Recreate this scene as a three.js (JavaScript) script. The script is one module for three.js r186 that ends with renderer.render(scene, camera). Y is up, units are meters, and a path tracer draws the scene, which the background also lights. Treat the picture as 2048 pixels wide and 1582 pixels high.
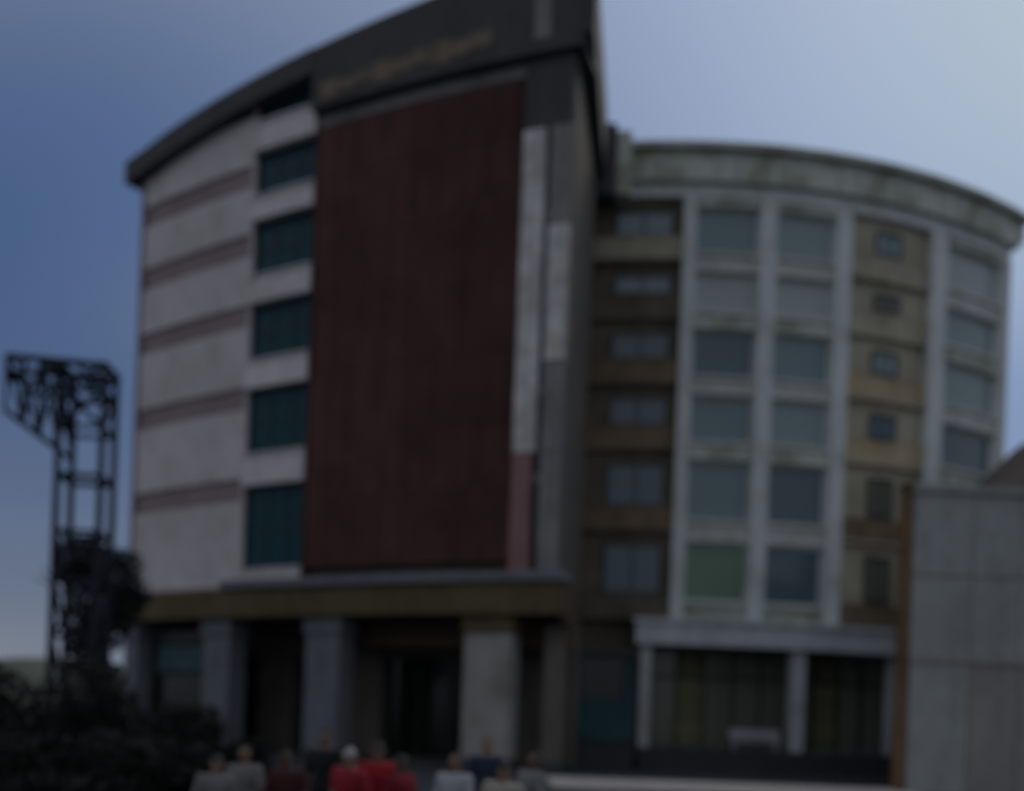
import * as THREE from 'three';
import { mergeGeometries, mergeVertices } from 'three/addons/utils/BufferGeometryUtils.js';
import { RoundedBoxGeometry } from 'three/addons/geometries/RoundedBoxGeometry.js';
import { MarchingCubes } from 'three/addons/objects/MarchingCubes.js';

// ---------------------------------------------------------------- camera, sky, sun, exposure
const W = 1024, H = 791, FOCAL = 1000;                 // focal length in picture pixels
const scene = new THREE.Scene();
const camera = new THREE.PerspectiveCamera(2 * Math.atan(H / 2 / FOCAL) * 180 / Math.PI, W / H, 0.1, 3000);
camera.position.set(0, 2.0, 0);
camera.rotation.z = 2.1 * Math.PI / 180;               // the camera was held slightly tilted
camera.setViewOffset(W, H, 0, -324.5, W, H);           // lens raised, verticals stay parallel
camera.focus = 3.0;                                    // the picture was taken out of focus
camera.userData.fStop = 0.85;

const renderer = new THREE.WebGLRenderer({ antialias: true });
renderer.setSize(W, H);
renderer.toneMapping = THREE.LinearToneMapping;
renderer.toneMappingExposure = 0.6;
renderer.shadowMap.enabled = true;
renderer.shadowMap.type = THREE.PCFSoftShadowMap;

const rad = (d) => d * Math.PI / 180;
function rng(seed) { let s = seed >>> 0; return () => { s = (s + 0x6D2B79F5) | 0; let t = Math.imul(s ^ (s >>> 15), 1 | s); t = (t + Math.imul(t ^ (t >>> 7), 61 | t)) ^ t; return ((t ^ (t >>> 14)) >>> 0) / 4294967296; }; }
function hash3(x, y, z) { let h = Math.imul(x, 374761393) ^ Math.imul(y, 668265263) ^ Math.imul(z, 1274126177); h = Math.imul(h ^ (h >>> 13), 1274126177); return ((h ^ (h >>> 16)) >>> 0) / 4294967296; }
const fade = (t) => t * t * (3 - 2 * t), mix = (a, b, t) => a + (b - a) * t, clamp = (v, a = 0, b = 1) => Math.min(b, Math.max(a, v));
function noise3(x, y, z, wrap = 0) {
  const xi = Math.floor(x), yi = Math.floor(y), zi = Math.floor(z), u = fade(x - xi), v = fade(y - yi), w = fade(z - zi);
  const q = (k) => wrap ? ((k % wrap) + wrap) % wrap : k;
  const g = (a, b, c) => hash3(q(xi + a), q(yi + b), zi + c);
  return mix(mix(mix(g(0, 0, 0), g(1, 0, 0), u), mix(g(0, 1, 0), g(1, 1, 0), u), v), mix(mix(g(0, 0, 1), g(1, 0, 1), u), mix(g(0, 1, 1), g(1, 1, 1), u), v), w);
}
function fbm(x, y, z, oct = 5, wrap = 0) { let s = 0, a = 0.5, n = 0; for (let i = 0; i < oct; i++) { s += a * noise3(x, y, z + i * 17, wrap); n += a; a *= 0.5; x *= 2; y *= 2; z *= 2; wrap *= 2; } return s / n; }

const SKY = [271.1, 212.3];  // cloud offset: blue gap ahead, unseen cloud behind the camera lights the facades
const SUN_AZ = rad(38), SUN_EL = rad(38);
const sunDir = new THREE.Vector3(Math.cos(SUN_EL) * Math.sin(SUN_AZ), Math.sin(SUN_EL), -Math.cos(SUN_EL) * Math.cos(SUN_AZ));
{
  const w = 1024, h = 512, data = new Float32Array(w * h * 4), d = new THREE.Vector3();
  for (let j = 0; j < h; j++) for (let i = 0; i < w; i++) {
    const el = ((j + 0.5) / h - 0.5) * Math.PI, az = ((i + 0.5) / w - 0.5) * 2 * Math.PI;
    d.set(Math.cos(el) * Math.cos(az), Math.sin(el), Math.cos(el) * Math.sin(az));
    const ang = Math.acos(clamp(d.dot(sunDir), -1, 1)) * 180 / Math.PI, up = Math.max(d.y, 0);
    // cloud veil, thicker out of view: two scales, stretched towards the horizon
    const k = 1 / (up + 0.35);
    const c = fade(clamp((fbm(d.x * k * 0.8 + SKY[0], d.z * k * 0.8 + SKY[1], 3.1, 3) - 0.27) / 0.45));
    const far = clamp(1 - up / 0.40) ** 1.5;
    let r = 0.080, g = 0.160, b = 0.36;                                    // clear blue
    r = mix(r, 0.57, c * 0.9); g = mix(g, 0.59, c * 0.9); b = mix(b, 0.64, c * 0.9);
    r = mix(r, 0.33, far * 0.85); g = mix(g, 0.37, far * 0.85); b = mix(b, 0.43, far * 0.85);
    const glow = Math.exp(-((ang / 14) ** 2));
    const wide = Math.exp(-((ang / 33) ** 2));
    r += 0.44 * wide - 0.05 * glow; g += 0.55 * wide - 0.05 * glow; b += 0.77 * wide - 0.36 * glow;
    if (d.y < -0.02) { const t = clamp((-d.y - 0.02) / 0.1); r = mix(r, 0.10, t); g = mix(g, 0.10, t); b = mix(b, 0.11, t); }
    const p = (j * w + i) * 4; data[p] = r; data[p + 1] = g; data[p + 2] = b; data[p + 3] = 1;
  }
  const sky = new THREE.DataTexture(data, w, h, THREE.RGBAFormat, THREE.FloatType);
  sky.mapping = THREE.EquirectangularReflectionMapping; sky.magFilter = sky.minFilter = THREE.LinearFilter; sky.needsUpdate = true;
  scene.background = sky; scene.environment = sky;
}
const sun = new THREE.DirectionalLight(0xfff0dc, 0.5);
sun.position.copy(sunDir).multiplyScalar(150); sun.target.position.set(0, 0, -40);
sun.position.add(sun.target.position);
sun.castShadow = true; sun.shadow.radius = 25; sun.shadow.mapSize.set(2048, 2048);
Object.assign(sun.shadow.camera, { left: -60, right: 60, top: 60, bottom: -60, near: 1, far: 320 });
scene.add(sun, sun.target);

// ---------------------------------------------------------------- materials
function surface(seed, rgb, { vary = 0.25, tint = [0.9, 0.85, 0.75], stain = 0.2, streak = 0, tile = 6, rough = 0.85, bump = 0.004, metal = 0, spec = 0.6 } = {}) {
  const n = 256, col = new Uint8Array(n * n * 4), hgt = new Uint8Array(n * n * 4);
  const enc = (v) => Math.round(255 * clamp(v <= 0.0031308 ? v * 12.92 : 1.055 * v ** (1 / 2.4) - 0.055));
  for (let j = 0; j < n; j++) for (let i = 0; i < n; i++) {
    const x = i / n, y = j / n;
    const big = fbm(x * 4, y * 4, seed, 5, 4), fine = fbm(x * 48, y * 48, seed + 40, 2, 48);
    const runs = streak ? fbm(x * 24, y * 3 + 0.001, seed + 80, 3, 24) : 0.5;
    const dirt = clamp((fbm(x * 6, y * 6, seed + 120, 5, 6) - 0.52) * 4);
    let m = 1 + vary * (big - 0.5) * 2 + 0.18 * (fine - 0.5) + streak * (runs - 0.5) * 2;
    const p = (j * n + i) * 4;
    for (let k = 0; k < 3; k++) col[p + k] = enc(rgb[k] * m * mix(1, tint[k] * 0.75, dirt * stain));
    col[p + 3] = 255;
    const hv = Math.round(255 * clamp(0.5 * fine + 0.5 * big)); hgt[p] = hgt[p + 1] = hgt[p + 2] = hv; hgt[p + 3] = 255;
  }
  const tex = (d, srgb) => { const t = new THREE.DataTexture(d, n, n); t.wrapS = t.wrapT = THREE.RepeatWrapping; t.magFilter = THREE.LinearFilter; t.minFilter = THREE.LinearMipmapLinearFilter; t.generateMipmaps = true; t.repeat.set(1 / tile, 1 / tile); if (srgb) t.colorSpace = THREE.SRGBColorSpace; t.needsUpdate = true; return t; };
  return new THREE.MeshPhysicalMaterial({ map: tex(col, true), bumpMap: tex(hgt, false), bumpScale: bump, roughness: rough, metalness: metal, specularIntensity: spec });
}
function plain(rgb, rough = 0.7, extra = {}) { const m = new THREE.MeshPhysicalMaterial({ roughness: rough, ...extra }); m.color.setRGB(...rgb); return m; }
const M = {
  white: surface(1, [0.66, 0.61, 0.625], { vary: 0.10, stain: 0.35, streak: 0.06 }),
  band: surface(2, [0.31, 0.25, 0.26], { vary: 0.14, stain: 0.3 }),
  spandrel: surface(3, [0.74, 0.70, 0.71], { vary: 0.14, stain: 0.4, streak: 0.12 }),
  maroon: surface(4, [0.085, 0.040, 0.038], { vary: 0.5, stain: 0.5, streak: 0.3, tint: [0.8, 0.8, 0.8], rough: 0.85, spec: 0.35, tile: 11 }),
  slate: surface(5, [0.070, 0.074, 0.074], { vary: 0.3, streak: 0.1, rough: 0.7 }),
  slatePale: surface(6, [0.24, 0.24, 0.235], { vary: 0.3, streak: 0.2 }),
  gold: surface(7, [0.17, 0.135, 0.09], { vary: 0.5, tile: 3, rough: 0.55 }),
  pink: surface(8, [0.30, 0.17, 0.17], { vary: 0.25, streak: 0.2 }),
  core: surface(9, [0.14, 0.125, 0.105], { vary: 0.3 }),
  yellow: surface(10, [0.125, 0.098, 0.052], { vary: 0.25, stain: 0.5, streak: 0.15 }),
  soffit: surface(11, [0.12, 0.085, 0.055], { vary: 0.3 }),
  column: surface(12, [0.185, 0.20, 0.225], { vary: 0.15, stain: 0.5, streak: 0.12 }),  // grey-blue base set darker to stand in for shade near the ground
  concrete: surface(13, [0.55, 0.585, 0.515], { vary: 0.32, stain: 0.8, streak: 0.22, tint: [0.7, 0.68, 0.5] }),
  pilaster: surface(14, [0.72, 0.765, 0.75], { vary: 0.14, stain: 0.5, streak: 0.14, tint: [0.8, 0.8, 0.7] }),
  sill: surface(15, [0.64, 0.65, 0.62], { vary: 0.16, stain: 0.5, streak: 0.14 }),
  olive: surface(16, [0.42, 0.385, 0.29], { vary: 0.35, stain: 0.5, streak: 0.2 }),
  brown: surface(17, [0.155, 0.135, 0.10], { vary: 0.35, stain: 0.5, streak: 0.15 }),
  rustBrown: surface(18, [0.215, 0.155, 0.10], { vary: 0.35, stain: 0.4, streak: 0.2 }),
  ochre: surface(19, [0.50, 0.40, 0.25], { vary: 0.35, stain: 0.5, streak: 0.2 }),
  grey: surface(20, [0.37, 0.39, 0.38], { vary: 0.18, stain: 0.4, streak: 0.14, tile: 9 }),
  greyBrown: surface(21, [0.31, 0.295, 0.275], { vary: 0.18, stain: 0.4, streak: 0.14, tile: 9 }),
  rust: surface(22, [0.19, 0.115, 0.06], { vary: 0.4, stain: 0.5, streak: 0.2, rough: 0.8 }),
  roofTile: surface(23, [0.16, 0.13, 0.115], { vary: 0.35 }),
  asphalt: surface(24, [0.05, 0.055, 0.07], { vary: 0.3, tile: 8, rough: 0.9, bump: 0.006 }),
  pave: surface(25, [0.62, 0.56, 0.50], { vary: 0.14, stain: 0.4, tile: 5 }),
  step: surface(26, [0.06, 0.062, 0.068], { vary: 0.25 }),
  iron: plain([0.014, 0.018, 0.032], 0.55, { metalness: 0.3 }),
  teal: plain([0.006, 0.060, 0.078], 0.25, { specularIntensity: 0.3 }),
  frameDark: plain([0.02, 0.03, 0.035], 0.5),
  glassGrey: plain([0.26, 0.35, 0.36], 0.14),
  glassBlue: plain([0.19, 0.275, 0.30], 0.14),
  glassDeep: plain([0.11, 0.165, 0.195], 0.14),
  glassPale: plain([0.42, 0.47, 0.46], 0.22),
  glassGreen: plain([0.16, 0.27, 0.18], 0.25),
  shopGlass: plain([0.012, 0.014, 0.010], 0.12),
  poster: surface(27, [0.20, 0.20, 0.11], { vary: 0.4, tile: 2 }),
  strip: surface(34, [0.66, 0.65, 0.64], { vary: 0.4, stain: 0.9, streak: 0.35, tile: 5 }),
  creamColumn: surface(35, [0.36, 0.345, 0.315], { vary: 0.2, stain: 0.6, streak: 0.15 }),
  porch: surface(33, [0.66, 0.70, 0.74], { vary: 0.15, stain: 0.5, streak: 0.12 }),
  shopOlive: plain([0.17, 0.175, 0.14], 0.14),
  tealPaint: surface(28, [0.04, 0.095, 0.115], { vary: 0.2, stain: 0.4, tile: 3 }),
  tealSign: surface(29, [0.025, 0.085, 0.09], { vary: 0.35, tile: 2, rough: 0.4 }),
  bench: surface(30, [0.55, 0.56, 0.62], { vary: 0.12, tile: 2 }),
  bark: surface(31, [0.035, 0.030, 0.026], { vary: 0.4, tile: 1 }),
  leafDark: plain([0.012, 0.020, 0.016], 0.8),
  leafBush: plain([0.010, 0.014, 0.009], 0.85),
  hill: surface(32, [0.12, 0.135, 0.10], { vary: 0.4, tile: 60 }),
};

// ---------------------------------------------------------------- helpers
const used = new Map();
function numbered(name) { const n = used.get(name) ?? 0; used.set(name, n + 1); return n ? `${name}_${String(n).padStart(3, '0')}` : name; }
function shade(o) { o.traverse((c) => { if (c.isMesh) { c.castShadow = true; c.receiveShadow = true; } }); return o; }
function mesh(name, geo, mat, parent) { const m = new THREE.Mesh(Array.isArray(geo) ? merged(geo) : geo, mat); m.name = name; m.castShadow = m.receiveShadow = true; parent?.add(m); return m; }
function merged(list) { return list.length === 1 ? list[0] : mergeGeometries(list.map((g) => { const q = g.index ? g.toNonIndexed() : g; for (const k of Object.keys(q.attributes)) if (!['position', 'normal', 'uv'].includes(k)) q.deleteAttribute(k); return q; })); }
function thing(name, label, category, [x, y, z] = [0, 0, 0], turn = 0, group) { const o = new THREE.Group(); o.name = numbered(name); o.position.set(x, y, z); o.rotation.y = turn; o.userData = { label, category }; if (group) o.userData.group = group; scene.add(o); return o; }
function structure(name, geo, mat) { const m = mesh(numbered(name), geo, mat, scene); m.userData.kind = 'structure'; return m; }
function metreUV(g) { // box-like geometry: uv in metres by the dominant axis
  const p = g.attributes.position, n = g.attributes.normal, uv = new Float32Array(p.count * 2);
  for (let i = 0; i < p.count; i++) { const ax = Math.abs(n.getX(i)), ay = Math.abs(n.getY(i)), az = Math.abs(n.getZ(i)); const a = ay > ax && ay > az ? [p.getX(i), p.getZ(i)] : ax > az ? [p.getZ(i), p.getY(i)] : [p.getX(i), p.getY(i)]; uv[2 * i] = a[0]; uv[2 * i + 1] = a[1]; }
  g.setAttribute('uv', new THREE.BufferAttribute(uv, 2)); return g;
}
function box(x0, x1, y0, y1, z0, z1, r = 0.03) { const w = Math.abs(x1 - x0), h = Math.abs(y1 - y0), d = Math.abs(z1 - z0); const g = new RoundedBoxGeometry(w, h, d, 1, Math.min(r, w * 0.2, h * 0.2, d * 0.2)); g.translate((x0 + x1) / 2, (y0 + y1) / 2, (z0 + z1) / 2); return metreUV(g); }
function tube(a, b, r0, r1 = r0, seg = 8) { const A = new THREE.Vector3(...a), B = new THREE.Vector3(...b), L = A.distanceTo(B); const g = new THREE.CylinderGeometry(r1, r0, L, seg); g.applyQuaternion(new THREE.Quaternion().setFromUnitVectors(new THREE.Vector3(0, 1, 0), B.clone().sub(A).normalize())); g.translate(...A.add(B).multiplyScalar(0.5).toArray()); return g; }
// curved slab: centre (cx, cz), from radius r0 to r1, angle a0..a1 in degrees (0 faces the road), height y0..y1 (numbers or functions of angle)
function arcBox(C, r0, r1, a0, a1, y0, y1, step = 1.2) {
  const n = Math.max(1, Math.ceil((a1 - a0) / step)), P = [], UV = [], f0 = typeof y0 === 'function' ? y0 : () => y0, f1 = typeof y1 === 'function' ? y1 : () => y1;
  const at = (r, a, y) => [C[0] + r * Math.sin(rad(a)), y, C[1] + r * Math.cos(rad(a))];
  const quad = (a, b, c, d, u) => { P.push(...a, ...b, ...c, ...a, ...c, ...d); UV.push(...u[0], ...u[1], ...u[2], ...u[0], ...u[2], ...u[3]); };
  for (let i = 0; i < n; i++) {
    const p = mix(a0, a1, i / n), q = mix(a0, a1, (i + 1) / n), s = rad(p) * r1, t = rad(q) * r1;
    const [pl, ph, ql, qh] = [f0(p), f1(p), f0(q), f1(q)];
    quad(at(r1, p, pl), at(r1, q, ql), at(r1, q, qh), at(r1, p, ph), [[s, pl], [t, ql], [t, qh], [s, ph]]);
    quad(at(r0, q, ql), at(r0, p, pl), at(r0, p, ph), at(r0, q, qh), [[t, ql], [s, pl], [s, ph], [t, qh]]);
    quad(at(r1, p, ph), at(r1, q, qh), at(r0, q, qh), at(r0, p, ph), [[s, r1], [t, r1], [t, r0], [s, r0]]);
    quad(at(r0, p, pl), at(r0, q, ql), at(r1, q, ql), at(r1, p, pl), [[s, r0], [t, r0], [t, r1], [s, r1]]);
  }
  for (const [a, k] of [[a0, 1], [a1, 0]]) { const l = f0(a), h = f1(a), in0 = at(r0, a, l), ou0 = at(r1, a, l), ou1 = at(r1, a, h), in1 = at(r0, a, h), u = [[r0, l], [r1, l], [r1, h], [r0, h]]; k ? quad(in0, ou0, ou1, in1, u) : quad(ou0, in0, in1, ou1, [u[1], u[0], u[3], u[2]]); }
  const g = new THREE.BufferGeometry(); g.setAttribute('position', new THREE.Float32BufferAttribute(P, 3)); g.setAttribute('uv', new THREE.Float32BufferAttribute(UV, 2)); g.computeVertexNormals(); return g;
}
// upright prism over a plan given as [x, z] points
function prism(pts, y0, y1) { const s = new THREE.Shape(pts.map(([x, z]) => new THREE.Vector2(x, -z))); const g = new THREE.ExtrudeGeometry(s, { depth: y1 - y0, bevelEnabled: false }); g.rotateX(-Math.PI / 2); g.translate(0, y0, 0); return metreUV(g); }
const arcPts = (C, r, a0, a1, n = 16) => Array.from({ length: n + 1 }, (_, i) => { const a = rad(mix(a0, a1, i / n)); return [C[0] + r * Math.sin(a), C[1] + r * Math.cos(a)]; });
function wall(ax, az, bx, bz, y0, y1, t) { // straight wall piece, thickness t to the left-hand outside
  const L = Math.hypot(bx - ax, bz - az), g = box(0, L, y0, y1, -t, 0, 0.02); g.rotateY(-Math.atan2(bz - az, bx - ax)); g.translate(ax, 0, az); return g; }
function windowArc(parent, C, r, a0, a1, y0, y1, glass, frame, { bars = 1, rails = 0, t = 0.08, label } = {}) {
  const w = new THREE.Group(); w.name = 'window'; parent.add(w); if (label) w.userData.label = label;
  const e = t / r * 180 / Math.PI, f = [arcBox(C, r - 0.05, r + 0.07, a0, a1, y0, y0 + t), arcBox(C, r - 0.05, r + 0.07, a0, a1, y1 - t, y1), arcBox(C, r - 0.05, r + 0.07, a0, a0 + e, y0 + t, y1 - t), arcBox(C, r - 0.05, r + 0.07, a1 - e, a1, y0 + t, y1 - t)];
  for (let i = 1; i <= bars; i++) { const a = mix(a0, a1, i / (bars + 1)); f.push(arcBox(C, r - 0.04, r + 0.05, a - e / 2, a + e / 2, y0 + t, y1 - t)); }
  for (let i = 1; i <= rails; i++) { const y = mix(y0, y1, i / (rails + 1)); f.push(arcBox(C, r - 0.04, r + 0.045, a0 + e, a1 - e, y - t / 2, y + t / 2)); }
  mesh('frame', f, frame, w);
  for (let i = 0; i <= bars; i++) mesh('pane', arcBox(C, r - 0.02, r, mix(a0 + e, a1 - e, i / (bars + 1)), mix(a0 + e, a1 - e, (i + 1) / (bars + 1)), y0 + t * 0.9, y1 - t * 0.9), glass, w);
  return w;
}

// ---------------------------------------------------------------- ground
structure('ground', metreUV(new THREE.PlaneGeometry(1600, 1600).rotateX(-Math.PI / 2)), M.asphalt);
{ // pale pavement and kerb, added as a pale strip before the forecourt: slabs laid one by one
  const g = new THREE.Group(); g.name = 'added_pavement'; g.userData.kind = 'structure'; scene.add(g);
  const r = rng(5);
  for (let i = 0; i < 12; i++) for (let j = 0; j < 4; j++) mesh('paving_slab', box(1.25 + i * 0.98 + 0.01, 1.25 + (i + 1) * 0.98 - 0.01, -0.2, 0.118 + r() * 0.006, -34.0 + j * 0.98 + 0.01, -34.0 + (j + 1) * 0.98 - 0.01), M.pave, g);
  for (let i = 0; i < 12; i++) mesh('kerb_stone', box(1.25 + i * 0.98 + 0.008, 1.25 + (i + 1) * 0.98 - 0.008, -0.2, 0.13, -34.16, -34.005), M.pave, g);
}
{ // low wooded rise far off
  const g = new THREE.PlaneGeometry(500, 60, 120, 10); g.rotateX(-Math.PI / 2); const p = g.attributes.position;
  for (let i = 0; i < p.count; i++) { const x = p.getX(i), z = p.getZ(i); p.setY(i, -0.5 + 15 * Math.sin(Math.PI * clamp((z + 30) / 60)) * (0.45 + 0.9 * fbm(x * 0.02 + 3, z * 0.02, 9, 4)) + 2 * fbm(x * 0.2, z * 0.2, 2, 2)); }
  g.computeVertexNormals(); g.translate(-60, 0, -330); structure('hill', metreUV(g), M.hill);
}

// ---------------------------------------------------------------- corner tower with maroon cladding
const LC = [25.98, -108.22], LR = 75, L0 = -36.25, L1 = -30.55, L2 = -27.75, L3 = -20.5, L4 = -19.05;
{
  const t = thing('corner_tower_building', 'tall corner block with dark maroon front, white left bays and yellow colonnade below', 'building');
  const back = [[2.95, -46.2], [0, -56], [-12, -60], [-19.0, -53]];
  mesh('body', prism([...arcPts(LC, LR - 0.35, L0, L4), ...back], 7.0, 27.6), M.core, t);
  mesh('attic', prism([...arcPts(LC, LR - 1.2, L0 + 0.6, L4 - 0.2), [2.6, -45.6], [0, -55], [-12, -59], [-18.6, -52.6]], 27.6, 28.0), M.slate, t);
  // white wall: a panel for every storey with recessed bands between
  const bands = [7.35, 11.6, 15.6, 19.2, 22.3, 25.3, 27.9];
  for (let i = 0; i < 6; i++) mesh('wall_panel', arcBox(LC, LR - 0.4, LR, L0, L1, bands[i] + (i ? 0.5 : 0), bands[i + 1] - (i < 5 ? 0.5 : 0)), M.white, t);
  for (let i = 1; i < 6; i++) mesh('floor_band', arcBox(LC, LR - 0.4, LR - 0.12, L0 + 0.01, L1 - 0.01, bands[i] - 0.5, bands[i] + 0.5), M.band, t);
  mesh('end_strip', arcBox(LC, LR - 0.5, LR + 0.06, L0 - 0.18, L0, 7.35, 27.3), M.band, t);
  // window strip
  const sp = [[7.25, 8.0], [11.7, 12.95], [15.9, 17.0], [19.6, 20.65], [23.2, 24.1], [26.2, 27.3]];
  for (let i = 0; i < 6; i++) {
    const [a, b] = sp[i], top = i < 5 ? sp[i + 1][0] : 28.9;
    mesh('spandrel', arcBox(LC, LR - 0.4, LR + 0.22, L1 + 0.12, L2 - 0.05, a, b), M.spandrel, t);
    mesh('spandrel_cap', arcBox(LC, LR - 0.4, LR + 0.30, L1 + 0.08, L2 - 0.01, b, b + 0.09), M.spandrel, t);
    windowArc(t, LC, LR - 0.22, L1 + 0.1, L2, b + 0.09, top, M.teal, M.frameDark, { bars: 2, rails: i < 5 ? 1 : 0, t: 0.07 });
  }
  mesh('jamb', arcBox(LC, LR - 0.4, LR + 0.04, L1, L1 + 0.1, 7.35, 28.6), M.white, t);
  // maroon front: cladding sheets with open joints
  const rows = [8.0, 10.7, 13.4, 16.1, 18.8, 21.5, 24.2, 26.4], cols = 8;
  for (let i = 0; i < rows.length - 1; i++) for (let j = 0; j < cols; j++) mesh('cladding_panel', arcBox(LC, LR - 0.36, LR + 0.10, mix(L2 + 0.06, L3, j / cols) + 0.006, mix(L2 + 0.06, L3, (j + 1) / cols) - 0.006, rows[i] + 0.008, rows[i + 1] - 0.008), M.maroon, t);
  mesh('cladding_edge', arcBox(LC, LR - 0.36, LR + 0.16, L2 - 0.0, L2 + 0.06, 7.6, 26.5), M.maroon, t);
  // grey strip over the cladding, then the dark crown rising towards the corner, with the worn gilt strip
  mesh('upper_strip', arcBox(LC, LR - 0.36, LR + 0.05, L2, L3, 26.4, 26.93), M.slatePale, t);
  const topY = (a) => mix(28.0, 30.6, clamp((a - L0) / (L4 - L0)) ** 0.75);
  mesh('eave', arcBox(LC, LR - 1.4, LR + 0.55, L0 - 0.75, L2 - 0.06, (a) => topY(a) - 1.0, topY), M.slate, t);
  const crown = mesh('crown', arcBox(LC, LR - 1.4, LR + 0.5, L2 - 0.06, L4 + 0.32, 26.95, topY), M.slate, t);
  for (let i = 0; i < 9; i++) mesh('gilt_plate', arcBox(LC, LR + 0.49, LR + 0.53, mix(L2 + 0.3, L3 - 1.0, i / 9) + 0.01, mix(L2 + 0.3, L3 - 1.0, (i + 1) / 9) - 0.01, 27.2 + 0.02 * i + 0.12 * ((i * 7) % 3), 27.95 + 0.05 * i - 0.1 * ((i * 5) % 3)), M.gold, crown);
  mesh('roof_slab', prism([...arcPts(LC, LR - 1.0, L2, L4 + 0.3), [3.35, -46.3], [0, -55], [-8, -56]], 28.2, 29.9), M.slate, t);
  mesh('crown_side', wall(2.1, -36.6, 3.4, -46.4, 27.3, 30.25, 0.5), M.slate, t);
  // corner strip: dark head, then white piers with a slit between them
  mesh('corner_head', arcBox(LC, LR - 0.36, LR + 0.18, L3, L4, 24.25, 26.94), M.slate, t);
  mesh('head_panel', arcBox(LC, LR + 0.49, LR + 0.54, L3 + 0.3, L3 + 0.8, 27.4, 29.6), M.slatePale, t);
  const m = mix(L3, L4, 0.46);
  for (const [a, b, lo, hi, mat] of [[L3, m, 12.1, 24.25, 'strip'], [L3, m - 0.08, 7.6, 12.06, 'pink'], [m + 0.18, L4, 20.6, 24.25, 'slatePale'], [m + 0.18, L4, 15.5, 20.56, 'strip'], [m + 0.18, L4, 12.1, 15.46, 'slatePale'], [m + 0.18, L4, 7.6, 12.06, 'slatePale']]) mesh('pier', arcBox(LC, LR - 0.36, LR + 0.20, a, b, lo, hi), M[mat], t);
  for (let i = 0; i < 5; i++) mesh('slit_pane', arcBox(LC, LR - 0.36, LR - 0.1, m - 0.01, m + 0.19, 8 + i * 3.3, 10.9 + i * 3.3), M.teal, t);
  for (let i = 0; i < 5; i++) mesh('slit_sill', arcBox(LC, LR - 0.36, LR + 0.1, m - 0.005, m + 0.185, 10.95 + i * 3.3, 11.25 + i * 3.3), M.slatePale, t);
  // side wall towards the curved wing
  for (let i = 0; i < 6; i++) mesh('side_panel', wall(1.56, -37.35, 2.85, -46.1, 7.4 + i * 3.3, 10.66 + i * 3.3, 0.12), i > 4 ? M.slate : M.core, t);
  // colonnade
  mesh('ledge', arcBox(LC, LR - 0.4, LR + 0.75, L1 - 0.3, L4 + 0.35, 7.2, 7.55), M.column, t);
  mesh('ledge', arcBox(LC, LR - 0.4, LR + 0.30, L0 - 0.1, L1 - 0.31, 7.2, 7.34), M.band, t);
  mesh('fascia', arcBox(LC, LR - 0.5, LR + 0.55, L0 - 0.05, L4 + 0.3, 5.98, 7.2), M.yellow, t);
  mesh('side_fascia', wall(1.95, -37.3, 3.0, -45.9, 5.7, 7.35, 0.4), M.soffit, t);
  mesh('soffit', prism([...arcPts(LC, LR - 0.5, L0, L4), ...back], 6.0, 6.95), M.soffit, t);
  mesh('inner_beam', arcBox(LC, LR - 2.4, LR - 1.9, L2 + 0.2, L4, 4.9, 5.99), M.soffit, t);
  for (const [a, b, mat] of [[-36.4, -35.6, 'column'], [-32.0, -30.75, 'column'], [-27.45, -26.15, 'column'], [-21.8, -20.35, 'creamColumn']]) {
    const c = new THREE.Group(); c.name = 'column'; t.add(c);
    mesh('shaft', arcBox(LC, LR - 0.85, LR + 0.15, a, b, 0.5, 5.3), M[mat], c);
    mesh('capital', arcBox(LC, LR - 0.95, LR + 0.25, a - 0.07, b + 0.07, 5.3, 5.97), b > -22 ? M.yellow : M[mat], c);
    mesh('plinth', arcBox(LC, LR - 0.95, LR + 0.25, a - 0.07, b + 0.07, 0, 0.5), M.step, c);
  }
  { const c = new THREE.Group(); c.name = 'column'; c.userData.label = 'dark square column at the corner'; t.add(c); mesh('shaft', box(1.15, 2.0, 0.4, 5.7, -39.3, -38.4), M.core, c); mesh('plinth', box(1.08, 2.07, 0, 0.4, -39.37, -38.33), M.step, c); }
  // recessed ground floor: masonry piers with dark doorways between
  mesh('floor', prism([...arcPts(LC, LR + 0.5, L0, L4), ...back], 0.0, 0.18), M.step, t);
  for (const [a, b] of [[-36.3, -35.3], [-32.2, -30.4], [-27.6, -26.4], [-22.4, -19.2]]) mesh('rear_wall', arcBox(LC, LR - 4.2, LR - 3.4, a, b, 0.18, 5.99), M.core, t);
  for (const [a, b] of [[-35.3, -32.2], [-30.4, -27.6], [-26.4, -22.4]]) {
    const d = new THREE.Group(); d.name = 'doorway'; t.add(d);
    mesh('lintel', arcBox(LC, LR - 4.2, LR - 3.4, a, b, 4.6, 5.99), M.core, d);
    const n = 3; for (let i = 0; i < n; i++) mesh('pane', arcBox(LC, LR - 4.0, LR - 3.95, mix(a, b, i / n) + 0.04, mix(a, b, (i + 1) / n) - 0.04, 0.25, 4.6), M.shopGlass, d);
    for (let i = 1; i < n; i++) mesh('mullion', arcBox(LC, LR - 4.03, LR - 3.9, mix(a, b, i / n) - 0.039, mix(a, b, i / n) + 0.039, 0.2, 4.6), M.frameDark, d);
  }
  mesh('end_wall', arcBox(LC, LR - 6, LR - 0.86, -36.45, -36.1, 0.18, 5.99), M.core, t);
  mesh('shop_glass', arcBox(LC, LR - 0.7, LR - 0.64, -35.3, -32.2, 0.3, 3.5), M.shopGlass, t);
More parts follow.
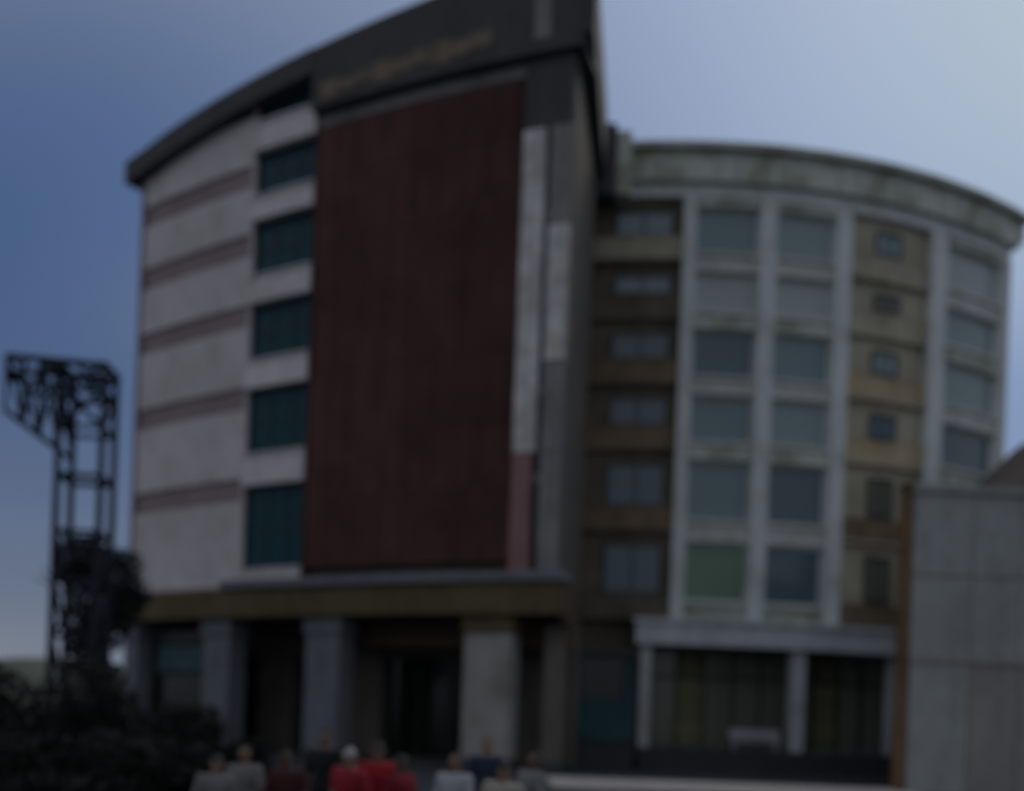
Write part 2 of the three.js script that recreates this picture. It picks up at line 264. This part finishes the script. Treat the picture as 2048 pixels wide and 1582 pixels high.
  mesh('shop_frame', [arcBox(LC, LR - 0.75, LR - 0.55, -35.55, -35.3, 0.18, 5.6), arcBox(LC, LR - 0.75, LR - 0.55, -32.2, -32.02, 0.18, 5.6), arcBox(LC, LR - 0.75, LR - 0.55, -35.29, -32.21, 3.5, 3.62), arcBox(LC, LR - 0.75, LR - 0.55, -35.29, -32.21, 5.0, 5.6)], M.frameDark, t);
  const sign = arcBox(LC, LR - 0.7, LR - 0.5, -35.1, -32.4, 3.7, 4.9); mesh('sign_board', sign, M.tealSign, t);
}

// ---------------------------------------------------------------- curved wing
const RC = [8.5, -77.1], RR = 29.6;
{
  const t = thing('curved_wing_building', 'weathered grey curved office wing with pale piers and stacked windows', 'building');
  mesh('body', prism([...arcPts(RC, RR - 0.75, -15, 34.4, 24), [22, -66], [2, -66]], 1.0, 27.9), M.core, t);
  const floors = [7.0, 11.2, 15.05, 18.2, 21.3, 24.05, 27.1];           // undersides of the storeys
  const win = [[7.95, 10.8], [11.8, 14.7], [15.55, 17.8], [18.65, 20.95], [21.7, 23.65], [24.5, 26.75]];
  // piers
  for (const [a, b] of [[-2.35, -1.2], [4.75, 6.3], [12.15, 13.75], [22.8, 24.8], [33.3, 34.5]]) mesh('pier', arcBox(RC, RR - 0.8, RR + 0.18, a, b, 7.0, 27.1), M.pilaster, t);
  // glazed bays
  const tone = [['glassGreen', 'glassDeep', 'glassBlue'], ['glassBlue', 'glassDeep', 'glassGrey'], ['glassBlue', 'glassGrey', 'glassDeep'], ['glassDeep', 'glassBlue', 'glassGrey'], ['glassPale', 'glassPale', 'glassGrey'], ['glassBlue', 'glassGrey', 'glassPale']];
  const glass = (i, k) => M[tone[i][k]];
  [[-1.2, 4.75], [6.3, 12.15], [24.8, 33.3]].forEach(([a, b], k) => {
    win.forEach(([lo, hi], i) => {
      mesh('spandrel', arcBox(RC, RR - 0.8, RR + 0.02, a, b, i ? win[i - 1][1] : 7.0, lo), i % 2 ? M.sill : M.concrete, t);
      mesh('sill', arcBox(RC, RR - 0.5, RR + 0.14, a + 0.004, b - 0.004, lo - 0.14, lo + 0.02), M.sill, t);
      windowArc(t, RC, RR - 0.3, a, b, lo + 0.02, hi, glass(i, k), M.pilaster, { bars: 0, rails: 0, t: 0.11, label: i === 0 && k === 0 ? 'window with green blind' : undefined });
    });
    mesh('spandrel', arcBox(RC, RR - 0.8, RR + 0.02, a, b, 26.75, 27.1), M.concrete, t);
  });
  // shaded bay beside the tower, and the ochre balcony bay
  const bay = (a, b, wallMat, parapetMats, wa, wb, glassMat, rise = 1.25) => {
    floors.slice(0, 6).forEach((y, i) => {
      mesh('bay_wall', arcBox(RC, RR - 0.78, RR - 0.22, a, b, y, floors[i + 1]), wallMat, t);
      const balc = new THREE.Group(); balc.name = 'balcony'; t.add(balc);
      mesh('slab', arcBox(RC, RR - 0.22, RR + 0.06, a + 0.02, b - 0.02, y, y + 0.16), wallMat, balc);
      mesh('parapet', arcBox(RC, RR - 0.14, RR + 0.02, a + 0.03, b - 0.03, y + 0.16, y + 1.15), parapetMats[i], balc);
      mesh('handrail', arcBox(RC, RR - 0.16, RR + 0.05, a + 0.03, b - 0.03, y + 1.15, y + 1.23), parapetMats[i], balc);
      windowArc(t, RC, RR - 0.18, wa, wb, y + rise, floors[i + 1] - 0.55, glassMat[i], M.frameDark, { bars: 1, t: 0.09 });
    });
  };
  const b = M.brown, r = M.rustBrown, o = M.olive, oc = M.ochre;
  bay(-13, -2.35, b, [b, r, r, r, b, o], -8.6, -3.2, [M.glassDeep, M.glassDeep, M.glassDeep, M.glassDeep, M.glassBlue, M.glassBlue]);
  bay(13.75, 22.8, o, [r, r, oc, oc, o, o], 16.7, 19.6, [M.shopOlive, M.shopOlive, M.glassDeep, M.glassGrey, M.shopOlive, M.glassGrey], 1.35);
  // parapet and cornice, running past the end
  mesh('frieze', arcBox(RC, RR - 0.8, RR + 0.12, -15, 34.5, 27.1, 27.75), M.pilaster, t);
  mesh('parapet', arcBox(RC, RR - 1.6, RR + 0.40, -15, 35.2, 27.75, 29.15), M.concrete, t);
  mesh('coping', arcBox(RC, RR - 1.7, RR + 0.75, -15, 36.2, 29.15, 29.42), M.concrete, t);
  mesh('end_bracket', arcBox(RC, RR - 1.2, RR + 0.42, 35.2, 36.0, 28.2, 29.15), M.concrete, t);
  mesh('roof_slab', prism([...arcPts(RC, RR - 1.6, -14, 34.4, 24), [22, -66], [2, -66]], 27.9, 28.4), M.slate, t);
  mesh('roof_pier', box(3.95, 4.65, 26.9, 29.9, -48.3, -47.0), M.concrete, t);
  mesh('stair_core', prism([[2.4, -46.8], [3.9, -46.8], [4.6, -51], [2.0, -51]], 26.8, 30.1), M.slate, t);
  // ground floor: terrace, shopfront, porch
  mesh('terrace', arcBox(RC, RR - 0.8, RR + 2.6, -12, 30, 0.0, 0.98), M.step, t);
  for (let i = 0; i < 5; i++) mesh('step', arcBox(RC, RR + 2.58 + i * 0.34, RR + 2.94 + i * 0.34, -5, 20, 0, 0.82 - i * 0.17), M.step, t);
  for (let i = 0; i < 9; i++) mesh('shop_pane', arcBox(RC, RR - 0.74, RR - 0.70, -4.0 + i * 2.7 + 0.12, -4.0 + (i + 1) * 2.7 - 0.12, 1.1, 5.6), i === 1 || i === 6 ? M.poster : M.shopOlive, t);
  for (let i = 0; i <= 9; i++) mesh('shop_mullion', arcBox(RC, RR - 0.76, RR - 0.62, -4.0 + i * 2.7 - 0.11, -4.0 + i * 2.7 + 0.11, 0.98, 5.7), M.frameDark, t);
  mesh('shop_transom', arcBox(RC, RR - 0.76, RR - 0.64, -4.0, 20.4, 4.3, 4.42), M.frameDark, t);
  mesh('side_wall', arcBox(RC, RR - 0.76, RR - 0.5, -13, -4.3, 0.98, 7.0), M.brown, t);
  const porch = mesh('porch_beam', arcBox(RC, RR + 0.5, RR + 1.5, -5.4, 20.4, 5.75, 6.75), M.porch, t);
  mesh('porch_roof', arcBox(RC, RR - 0.7, RR + 1.65, -5.6, 20.5, 6.75, 6.95), M.porch, porch);
  for (const [a, c] of [[-4.9, -4.0], [8.4, 9.6], [18.3, 19.2]]) mesh('porch_column', arcBox(RC, RR + 0.55, RR + 1.2, a, c, 0.98, 5.75), M.porch, t);
}
{ // teal booth beside the steps
  const t = thing('kiosk', 'small teal kiosk with a dark window left of the porch', 'kiosk', [3.9, 0.0, -44.6], 0.06);
  mesh('base', box(-1.35, 1.35, 0.0, 1.25, -0.9, 0.9), M.step, t);
  mesh('counter_panel', box(-1.4, 1.4, 1.25, 3.0, -0.9, 0.95), M.tealPaint, t);
  mesh('window_pane', box(-1.0, 0.9, 3.02, 4.9, 0.72, 0.78, 0.01), M.shopGlass, t);
  for (const x of [-1.2, 1.12]) mesh('post', box(x - 0.18, x + 0.18, 3.0, 4.95, 0.55, 0.9), M.tealPaint, t);
  mesh('rear_panel', box(-1.3, 1.3, 3.0, 4.95, -0.9, -0.8), M.frameDark, t);
  mesh('roof', box(-1.5, 1.5, 4.95, 5.2, -1.0, 1.15), M.slate, t);
}
{ // bench on the terrace
  const t = thing('bench', 'low white bench in front of the dark shopfront', 'bench', [11.25, 0.98, -46.25], -0.12);
  mesh('seat', box(-1.15, 1.15, 0.42, 0.52, -0.28, 0.25), M.bench, t);
  for (const y of [0.62, 0.82]) mesh('backrest_slat', box(-1.15, 1.15, y, y + 0.15, -0.36, -0.31), M.bench, t);
  for (const x of [-0.95, 0.95]) { mesh('leg', box(x - 0.05, x + 0.05, 0, 0.42, 0.1, 0.2), M.bench, t); mesh('leg', box(x - 0.05, x + 0.05, 0, 0.98, -0.31, -0.24), M.bench, t); }
}

// ---------------------------------------------------------------- neighbours on the right
{
  const t = thing('neighbouring_building', 'plain grey windowless building with a rusty corner post at the picture edge', 'building', [13.4, 0, -34]);
  mesh('body', prism([[0.06, -0.12], [9.5, -0.12], [9.5, -6], [2.7, -6]], 0, 10.3), M.grey, t);
  const xs = [0, 2.05, 3.7, 5.6, 7.5, 9.5];
  for (let i = 0; i < 5; i++) {
    mesh('plinth_panel', box(xs[i] + 0.01, xs[i + 1] - 0.01, 0, 4.45, -0.13, 0.10), i ? M.greyBrown : M.grey, t);
    mesh('wall_panel', box(xs[i] + 0.01, xs[i + 1] - 0.01, 4.62, 7.4, -0.13, 0.02), M.grey, t);
    mesh('wall_panel', box(xs[i] + 0.01, xs[i + 1] - 0.01, 7.43, 10.25, -0.13, 0.02), M.grey, t);
  }
  mesh('string_course', box(-0.04, 9.54, 4.45, 4.62, -0.13, 0.16), M.greyBrown, t);
  mesh('coping', prism([[-0.05, 0.14], [9.6, 0.14], [9.6, -6.1], [2.75, -6.1]], 10.25, 10.5), M.grey, t);
  mesh('corner_post', box(-0.36, -0.06, 0, 10.4, -0.3, 0.12), M.rust, t);
  mesh('post_cap', box(-0.42, -0.02, 10.4, 10.52, -0.36, 0.18), M.rust, t);
}
{
  const t = thing('gabled_house', 'brown roofed house rising behind the grey building at the right edge', 'house', [24.5, 0, -44]);
  mesh('wall', prism([[-4.6, 4], [4.6, 4], [4.6, -5], [-4.6, -5]], 0, 11.2), M.greyBrown, t);
  const s = new THREE.Shape([[-5.1, 11.2], [5.1, 11.2], [0, 16.4]].map((p) => new THREE.Vector2(...p)));
  const g = new THREE.ExtrudeGeometry(s, { depth: 10, bevelEnabled: false }); g.translate(0, 0, -5.6); mesh('roof', metreUV(g), M.roofTile, t);
}

// ---------------------------------------------------------------- lattice mast
{
  const t = thing('lattice_mast', 'dark steel lattice mast with a cantilevered top frame beside the white bays', 'mast', [-14.35, 0, -33], 0.1);
  const s = 0.68, legs = [[-s, s], [s, s], [s, -s], [-s, -s]], top = 13.0, r = 0.105;
  for (const [x, z] of legs) mesh('leg', tube([x, 0, z], [x, top, z], r * 1.25, r), M.iron, t);
  const lv = [0.6, 2.4, 4.2, 6.0, 7.6, 9.4, 11.0, 12.2, 13.0];
  for (let i = 0; i < lv.length; i++) for (let k = 0; k < 4; k++) {
    const [ax, az] = legs[k], [bx, bz] = legs[(k + 1) % 4];
    mesh('rung', tube([ax, lv[i], az], [bx, lv[i], bz], i === 5 ? 0.09 : 0.065), M.iron, t);
    if (i && i !== 5 && i !== 6) mesh('brace', tube([ax, lv[i - 1], az], [bx, lv[i], bz], 0.08), M.iron, t);
  }
  // head frame reaching out over the road
  const lx = -2.35;
  for (const z of [-s, s]) {
    mesh('top_chord', tube([lx, top + 0.08, z], [s + 0.1, top, z], 0.11), M.iron, t);
    mesh('bottom_chord', tube([lx, 11.35, z], [-s, 10.2, z], 0.09), M.iron, t);
    mesh('tie', tube([lx, 12.35, z], [s, 12.1, z], 0.08), M.iron, t);
    for (let i = 0; i < 3; i++) { const a = mix(lx, -s, i / 3), b = mix(lx, -s, (i + 1) / 3), ya = mix(11.35, 10.2, i / 3), yb = mix(11.35, 10.2, (i + 1) / 3); mesh('strut', tube([a, ya, z], [a, mix(top + 0.08, top, i / 3), z], 0.065), M.iron, t); mesh('brace', tube(i % 2 ? [a, ya, z] : [a, top + 0.1, z], i % 2 ? [b, top + 0.1, z] : [b, yb, z], 0.065), M.iron, t); }
  }
  for (let i = 0; i < 4; i++) { const x = mix(lx, s, i / 3); mesh('cross_bar', tube([x, top + 0.15, -s], [x, top + 0.1, s], 0.06), M.iron, t); }
  const r2 = rng(3);
  for (let i = 0; i < 3; i++) { const f = new THREE.Group(); f.name = 'floodlight'; t.add(f); const x = mix(lx + 0.3, s - 0.2, i / 2), y = 12.45 + (i % 2) * 0.25; const g = box(-0.2, 0.2, -0.16, 0.16, -0.1, 0.12); g.rotateX(0.5 + r2() * 0.2); g.translate(x, y, s + 0.18); mesh('housing', g, M.iron, f); mesh('bracket', tube([x, y, s + 0.1], [x, y + 0.35, s], 0.025), M.iron, f); }
}

// ---------------------------------------------------------------- vegetation
function leaves(seed, clumps, n, size, droop = 0) {
  const r = rng(seed), P = new Float32Array(n * 18), tot = clumps.reduce((s, c) => s + c[3] * c[4] * c[5], 0), v = new THREE.Vector3(), a = new THREE.Vector3(), b = new THREE.Vector3(); let k = 0, made = 0;
  clumps.forEach((c, ci) => {
    const m = ci === clumps.length - 1 ? n - made : Math.min(n - made, Math.round(n * c[3] * c[4] * c[5] / tot)); made += m;
    for (let i = 0; i < m; i++) {
      v.set(r() * 2 - 1, r() * 2 - 1, r() * 2 - 1); if (v.lengthSq() > 1) v.normalize().multiplyScalar(0.75 + 0.35 * r()); const w = 0.8 + 0.35 * noise3(v.x * 3 + ci, v.y * 3, v.z * 3 + seed);
      v.multiplyScalar(w); v.set(c[0] + v.x * c[3], c[1] + v.y * c[4], c[2] + v.z * c[5]);
      a.set(r() - 0.5, r() - 0.5 - droop, r() - 0.5).normalize().multiplyScalar(size * (0.6 + r())); b.set(r() - 0.5, r() - 0.5, r() - 0.5).cross(a).normalize().multiplyScalar(a.length() * 0.45);
      const A = v.clone().sub(a), B = v.clone().add(b), Cc = v.clone().add(a), D = v.clone().sub(b);
      for (const q of [A, B, Cc, A, Cc, D]) { P[k++] = q.x; P[k++] = q.y; P[k++] = q.z; }
    }
  });
  const g = new THREE.BufferGeometry(); g.setAttribute('position', new THREE.BufferAttribute(P, 3)); g.computeVertexNormals(); return g;
}
{
  const t = thing('dark_tree', 'dark leafy tree standing at the foot of the lattice mast', 'tree', [-15.0, 0, -36]);
  const r = rng(21), twigs = [tube([0, 0, 0], [0.05, 2.6, 0], 0.2, 0.15), tube([0.05, 2.6, 0], [-0.05, 6.6, 0.1], 0.15, 0.05)];
  for (let i = 0; i < 16; i++) { const y = 2.4 + i * 0.27, a = i * 2.4, l = 0.9 + r() * 0.7; twigs.push(tube([0, y, 0], [Math.cos(a) * l, y + 0.7, Math.sin(a) * l], 0.05, 0.015, 5)); }
  for (const [x, y, x2, y2] of [[-0.9, 5.4, -2.1, 6.9], [-1.5, 6.1, -2.3, 6.5], [-1.2, 5.8, -1.5, 7.1]]) twigs.push(tube([x, y, 0], [x2, y2, 0.1], 0.05, 0.02, 5));
  twigs.push(tube([0, 4.2, 0], [-0.9, 5.4, 0], 0.07, 0.05, 6));
  mesh('trunk', twigs, M.bark, t);
  const cl = []; for (let i = 0; i < 18; i++) { const y = 4.1 + (i / 18) * 3.6, w = 1.15 * Math.sin(Math.PI * clamp(0.12 + 0.8 * i / 18)) + 0.25; cl.push([(r() - 0.5) * w * 1.7, y, (r() - 0.5) * w * 1.7, 0.55 + r() * 0.35, 0.5 + r() * 0.35, 0.55 + r() * 0.35]); }
  mesh('crown', leaves(31, cl, 6500, 0.11), M.leafDark, t);
}
[['bushy dark shrub in the bottom corner beneath the mast, nearest the picture edge', -11.2, -22, 2.9, 1.6], ['tall dark shrub directly below the lattice mast', -9.3, -23, 3.3, 1.5], ['dark shrub in front of the teal shop window', -7.0, -22.5, 2.1, 1.3], ['low dark shrub before the first white columns', -8.0, -19, 1.55, 1.7]].forEach(([label, x, z, h, w], i) => {
  const t = thing('shrub', label, 'shrub', [x, 0, z], i * 1.3, 'dark shrubs in the corner below the mast');
  const r = rng(50 + i), cl = [], st = [];
  for (let k = 0; k < 14; k++) cl.push([(r() - 0.5) * w * 1.5, h * (0.18 + 0.62 * r()), (r() - 0.5) * w * 1.5, w * 0.45, h * 0.24, w * 0.45]);
  for (let k = 0; k < 7; k++) { const a = k * 0.9; st.push(tube([0.1 * Math.cos(a), 0, 0.1 * Math.sin(a)], [Math.cos(a) * w * 0.6, h * 0.7, Math.sin(a) * w * 0.6], 0.035, 0.012, 5)); }
  mesh('stem', st, M.bark, t); mesh('foliage', leaves(70 + i, cl, 5200, 0.085), M.leafBush, t);
});

// ---------------------------------------------------------------- people
const V = (x, y, z) => new THREE.Vector3(x, y, z);
function capsule(p, a, b, ra, rb) { const ab = b.clone().sub(a), t = clamp(p.clone().sub(a).dot(ab) / ab.lengthSq()); return p.distanceTo(ab.multiplyScalar(t).add(a)) - mix(ra, rb, t); }
const smin = (a, b, k) => { const h = clamp(0.5 + 0.5 * (b - a) / k); return mix(b, a, h) - k * h * (1 - h); };
function march(fn, centre, half, res) { // field of signed distances -> surface
  const mc = new MarchingCubes(res, new THREE.MeshStandardMaterial(), false, false, 120000), n = mc.size, p = V(0, 0, 0);
  for (let k = 0; k < n; k++) for (let j = 0; j < n; j++) for (let i = 0; i < n; i++) { p.set((i - n / 2) / (n / 2), (j - n / 2) / (n / 2), (k - n / 2) / (n / 2)).multiplyScalar(half).add(centre); mc.field[i + j * n + k * n * n] = -fn(p); }
  mc.isolation = 0; mc.update();
  let g = new THREE.BufferGeometry(); g.setAttribute('position', new THREE.BufferAttribute(mc.positionArray.slice(0, mc.count * 3), 3));
  g = mergeVertices(g, 1e-5); g.scale(half, half, half); g.translate(centre.x, centre.y, centre.z); g.computeVertexNormals();
  // outward normals
  const q = g.attributes.position, nn = g.attributes.normal; let s = 0; for (let i = 0; i < q.count; i += 7) { const a = V(q.getX(i), q.getY(i), q.getZ(i)), b = V(nn.getX(i), nn.getY(i), nn.getZ(i)); s += Math.sign(fn(a.addScaledVector(b, 0.004))); }
  if (s < 0) { const ix = g.index.array; for (let i = 0; i < ix.length; i += 3) { const tmp = ix[i]; ix[i] = ix[i + 1]; ix[i + 1] = tmp; } g.computeVertexNormals(); }
  return g.toNonIndexed();
}
function pose(kind) { // joints of a 1.70 m figure facing +z
  const s = {}; const arms = [[[0.19, 1.40, 0], [0.25, 1.12, -0.03], [0.26, 0.88, 0.06]], [[0.19, 1.40, 0], [0.27, 1.14, -0.06], [0.12, 1.02, 0.2]], [[0.19, 1.40, 0], [0.24, 1.13, 0.02], [0.2, 1.02, 0.26]]][kind];
  for (const sx of [-1, 1]) { const A = (sx === 1 || kind !== 2) ? arms : [[0.19, 1.40, 0], [0.25, 1.12, -0.03], [0.26, 0.88, 0.06]]; s[sx] = A.map(([x, y, z]) => V(sx * x, y, z)); }
  return s;
}
function figure(kind) {
  const J = pose(kind);
  const torso = (p) => { let d = capsule(p, V(0, 0.98, 0), V(0, 1.22, 0.0), 0.135, 0.13); d = smin(d, capsule(p, V(-0.09, 1.33, 0), V(0.09, 1.33, 0), 0.115, 0.115), 0.08); d = smin(d, capsule(p, V(-0.16, 1.405, -0.01), V(0.16, 1.405, -0.01), 0.062, 0.062), 0.06); return d; };
  const arm = (p, sx, lo = 2) => { let d = capsule(p, J[sx][0], J[sx][1], 0.053, 0.042); if (lo > 1) d = smin(d, capsule(p, J[sx][1], J[sx][2], 0.041, 0.029), 0.03); return d; };
  const hip = (p) => capsule(p, V(-0.075, 0.95, 0), V(0.075, 0.95, 0), 0.125, 0.125);
  const leg = (p, sx) => { let d = capsule(p, V(sx * 0.09, 0.92, 0), V(sx * 0.11, 0.49, 0.015), 0.092, 0.058); d = smin(d, capsule(p, V(sx * 0.11, 0.49, 0.015), V(sx * 0.12, 0.08, -0.02), 0.057, 0.04), 0.03); return d; };
  const foot = (p, sx) => capsule(p, V(sx * 0.12, 0.045, -0.05), V(sx * 0.14, 0.035, 0.13), 0.045, 0.036);
  const neck = (p) => capsule(p, V(0, 1.40, -0.01), V(0, 1.52, 0.01), 0.062, 0.055);
  const bodyFn = (p) => { let d = smin(torso(p), hip(p), 0.06); d = smin(d, neck(p), 0.03); for (const sx of [-1, 1]) { d = smin(d, arm(p, sx), 0.035); d = smin(d, leg(p, sx), 0.03); d = smin(d, foot(p, sx), 0.03); } return d; };
  const headFn = (p) => { const q = V(p.x / 0.076, (p.y - 1.60) / 0.112, (p.z - 0.012) / 0.096); let d = (q.length() - 1) * 0.076; d = smin(d, capsule(p, V(0, 1.535, 0.035), V(0, 1.52, 0.065), 0.045, 0.024), 0.03);
    d = smin(d, capsule(p, V(0, 1.61, 0.1), V(0, 1.578, 0.124), 0.009, 0.015), 0.012); for (const sx of [-1, 1]) { d = smin(d, capsule(p, V(sx * 0.078, 1.61, 0.0), V(sx * 0.075, 1.575, 0.005), 0.016, 0.011), 0.006); d = -smin(-d, capsule(p, V(sx * 0.03, 1.61, 0.112), V(sx * 0.036, 1.61, 0.11), 0.013, 0.012), 0.01); }
    d = smin(d, capsule(p, V(-0.02, 1.545, 0.093), V(0.02, 1.545, 0.093), 0.008, 0.008), 0.01); return smin(d, neck(p) + 0.002, 0.02); };
  const handGeo = (sx) => { // palm, four fingers, thumb
    const w = J[sx][2], dir = w.clone().sub(J[sx][1]).normalize(), side = V(0, 0, 1).cross(dir).normalize(), nrm = dir.clone().cross(side).normalize().multiplyScalar(-sx);
    const at = (u, v, n) => w.clone().addScaledVector(dir, u).addScaledVector(side, v * sx).addScaledVector(nrm, n);
    const parts = [[at(-0.02, 0, 0), at(0.03, 0, 0), 0.028, 0.026]]; for (let i = 0; i < 4; i++) { const v = (i - 1.5) * 0.021, l = [0.062, 0.074, 0.07, 0.054][i]; parts.push([at(0.02, v * 0.8, 0), at(0.085, v, 0), 0.015, 0.011]); parts.push([at(0.085, v, 0), at(0.085 + l * 0.55, v, 0.016), 0.0095, 0.009]); parts.push([at(0.085 + l * 0.55, v, 0.016), at(0.085 + l * 0.9, v, 0.04), 0.009, 0.008]); }
    parts.push([at(0.015, -0.03, 0.005), at(0.055, -0.055, 0.02), 0.014, 0.011], [at(0.055, -0.055, 0.02), at(0.088, -0.058, 0.035), 0.0105, 0.009]);
    return march((p) => parts.reduce((d, q) => smin(d, capsule(p, ...q), 0.004), 1), at(0.06, 0, 0.01), 0.13, 48); };
  const geo = {
    body: merged([march(bodyFn, V(0, 0.85, 0), 0.92, 76), march(headFn, V(0, 1.59, 0.01), 0.17, 50), handGeo(-1), handGeo(1)]),
    shirt: march((p) => { let d = Math.min(smin(torso(p), hip(p), 0.06)); for (const sx of [-1, 1]) d = smin(d, Math.max(arm(p, sx, 1), -(p.y - (J[sx][1].y + 0.05))), 0.035); const fold = 0.006 * Math.sin(p.y * 60 + p.x * 25 + p.z * 18); return Math.max(d - 0.02 - fold, 0.86 - p.y, p.y - 1.47 + 0.3 * Math.abs(p.x) * 0, -(neck(p) - 0.004)); }, V(0, 1.16, 0), 0.36, 54),
    trousers: march((p) => { let d = hip(p); for (const sx of [-1, 1]) d = smin(d, leg(p, sx), 0.03); return Math.max(d - 0.016 - 0.004 * Math.sin(p.y * 45 + p.x * 30), p.y - 1.0, 0.07 - p.y); }, V(0, 0.53, 0), 0.53, 56),
    shoes: march((p) => Math.max(Math.min(foot(p, -1), foot(p, 1)) - 0.008, 0.004 - p.y), V(0, 0.08, 0.03), 0.24, 44),
    hair: march((p) => Math.max(headFn(p) - 0.014 - 0.003 * Math.sin(p.x * 90) * Math.sin(p.y * 70), Math.max(1.625 - p.y + (p.z < 0.03 ? 0.09 * clamp((0.03 - p.z) / 0.06) : 0), -1)), V(0, 1.62, 0.0), 0.15, 44),
    eyes: merged([-1, 1].map((sx) => new THREE.SphereGeometry(0.011, 8, 6).translate(sx * 0.031, 1.61, 0.094))),
    lips: new THREE.SphereGeometry(0.01, 8, 6).scale(2, 0.6, 0.6).translate(0, 1.545, 0.101),
  };
  return geo;
}
const figures = [figure(0), figure(1), figure(2)];
const skin = [plain([0.20, 0.115, 0.075], 0.6), plain([0.28, 0.17, 0.115], 0.6), plain([0.13, 0.07, 0.045], 0.6)], hairM = plain([0.012, 0.010, 0.009], 0.6), eyeM = plain([0.03, 0.02, 0.02], 0.3), lipM = plain([0.2, 0.08, 0.07], 0.5), shoeM = plain([0.02, 0.02, 0.02], 0.5), cap = plain([0.35, 0.34, 0.32], 0.8);
const cloth = (rgb) => plain(rgb, 0.95, { sheen: 0.3 });
[ // x, z, height, turn, shirt colour, trousers, figure, label
  [-1.62, -12.2, 1.66, 0.3, [0.32, 0.012, 0.02], [0.02, 0.02, 0.03], 0, 'person in a bright red shirt at the middle of the red-clad group'],
  [-1.93, -11.7, 1.60, -0.5, [0.27, 0.015, 0.025], [0.03, 0.03, 0.04], 1, 'person in a red shirt and pale cap beside the black-clad figure'],
  [-1.25, -11.9, 1.52, 0.9, [0.20, 0.010, 0.02], [0.02, 0.02, 0.02], 2, 'person in a dark crimson shirt nearest the wide column'],
  [-0.62, -11.6, 1.58, 2.6, [0.38, 0.40, 0.42], [0.05, 0.05, 0.07], 0, 'person in a white shirt in front of the wide column'],
  [-0.13, -11.2, 1.52, -0.3, [0.36, 0.32, 0.27], [0.06, 0.05, 0.04], 1, 'person in a cream shirt beside the white-shirted one'],
  [0.22, -12.4, 1.60, 2.2, [0.20, 0.21, 0.21], [0.03, 0.03, 0.04], 2, 'person in a grey shirt at the end of the group, beside the pavement'],
  [-3.18, -12.2, 1.56, 2.9, [0.19, 0.18, 0.18], [0.03, 0.03, 0.03], 1, 'person in a pale grey shirt, the one nearer the dark doorway'],
  [-3.42, -11.5, 1.46, 0.4, [0.17, 0.17, 0.165], [0.02, 0.02, 0.03], 0, 'shorter person in a pale grey shirt nearest the shrubs'],
  [-2.60, -12.0, 1.52, 0.1, [0.055, 0.012, 0.014], [0.01, 0.01, 0.01], 2, 'person in a very dark maroon shirt under the dark doorway'],
  [-2.45, -13.6, 1.76, 2.8, [0.012, 0.012, 0.014], [0.01, 0.01, 0.01], 0, 'tall person in black before the second white column'],
  [-0.33, -14.6, 1.70, 3.0, [0.02, 0.03, 0.06], [0.02, 0.02, 0.03], 0, 'person in navy standing behind the cream-shirted one'],
].forEach(([x, z, h, turn, shirt, trousers, f, label], i) => {
  const g = figures[f], t = mesh(numbered('person'), g.body, skin[i % 3], scene);
  t.position.set(x, 0.005, z); t.rotation.set(0.05 * Math.sin(i * 2.3), turn, 0.07 * Math.sin(i * 4.1)); t.scale.setScalar(h / 1.712); t.userData = { label, category: 'person', group: 'people gathered in front of the colonnade' };
  mesh('shirt', g.shirt, cloth(shirt), t); mesh('trousers', g.trousers, cloth(trousers), t); mesh('shoes', g.shoes, shoeM, t); mesh(i === 1 ? 'cap' : 'hair', g.hair, i === 1 ? cap : hairM, t); mesh('eyes', g.eyes, eyeM, t); mesh('lips', g.lips, lipM, t);
});

scene.traverse((o) => { if (o.isMesh) { o.castShadow = true; o.receiveShadow = true; } });
renderer.render(scene, camera);
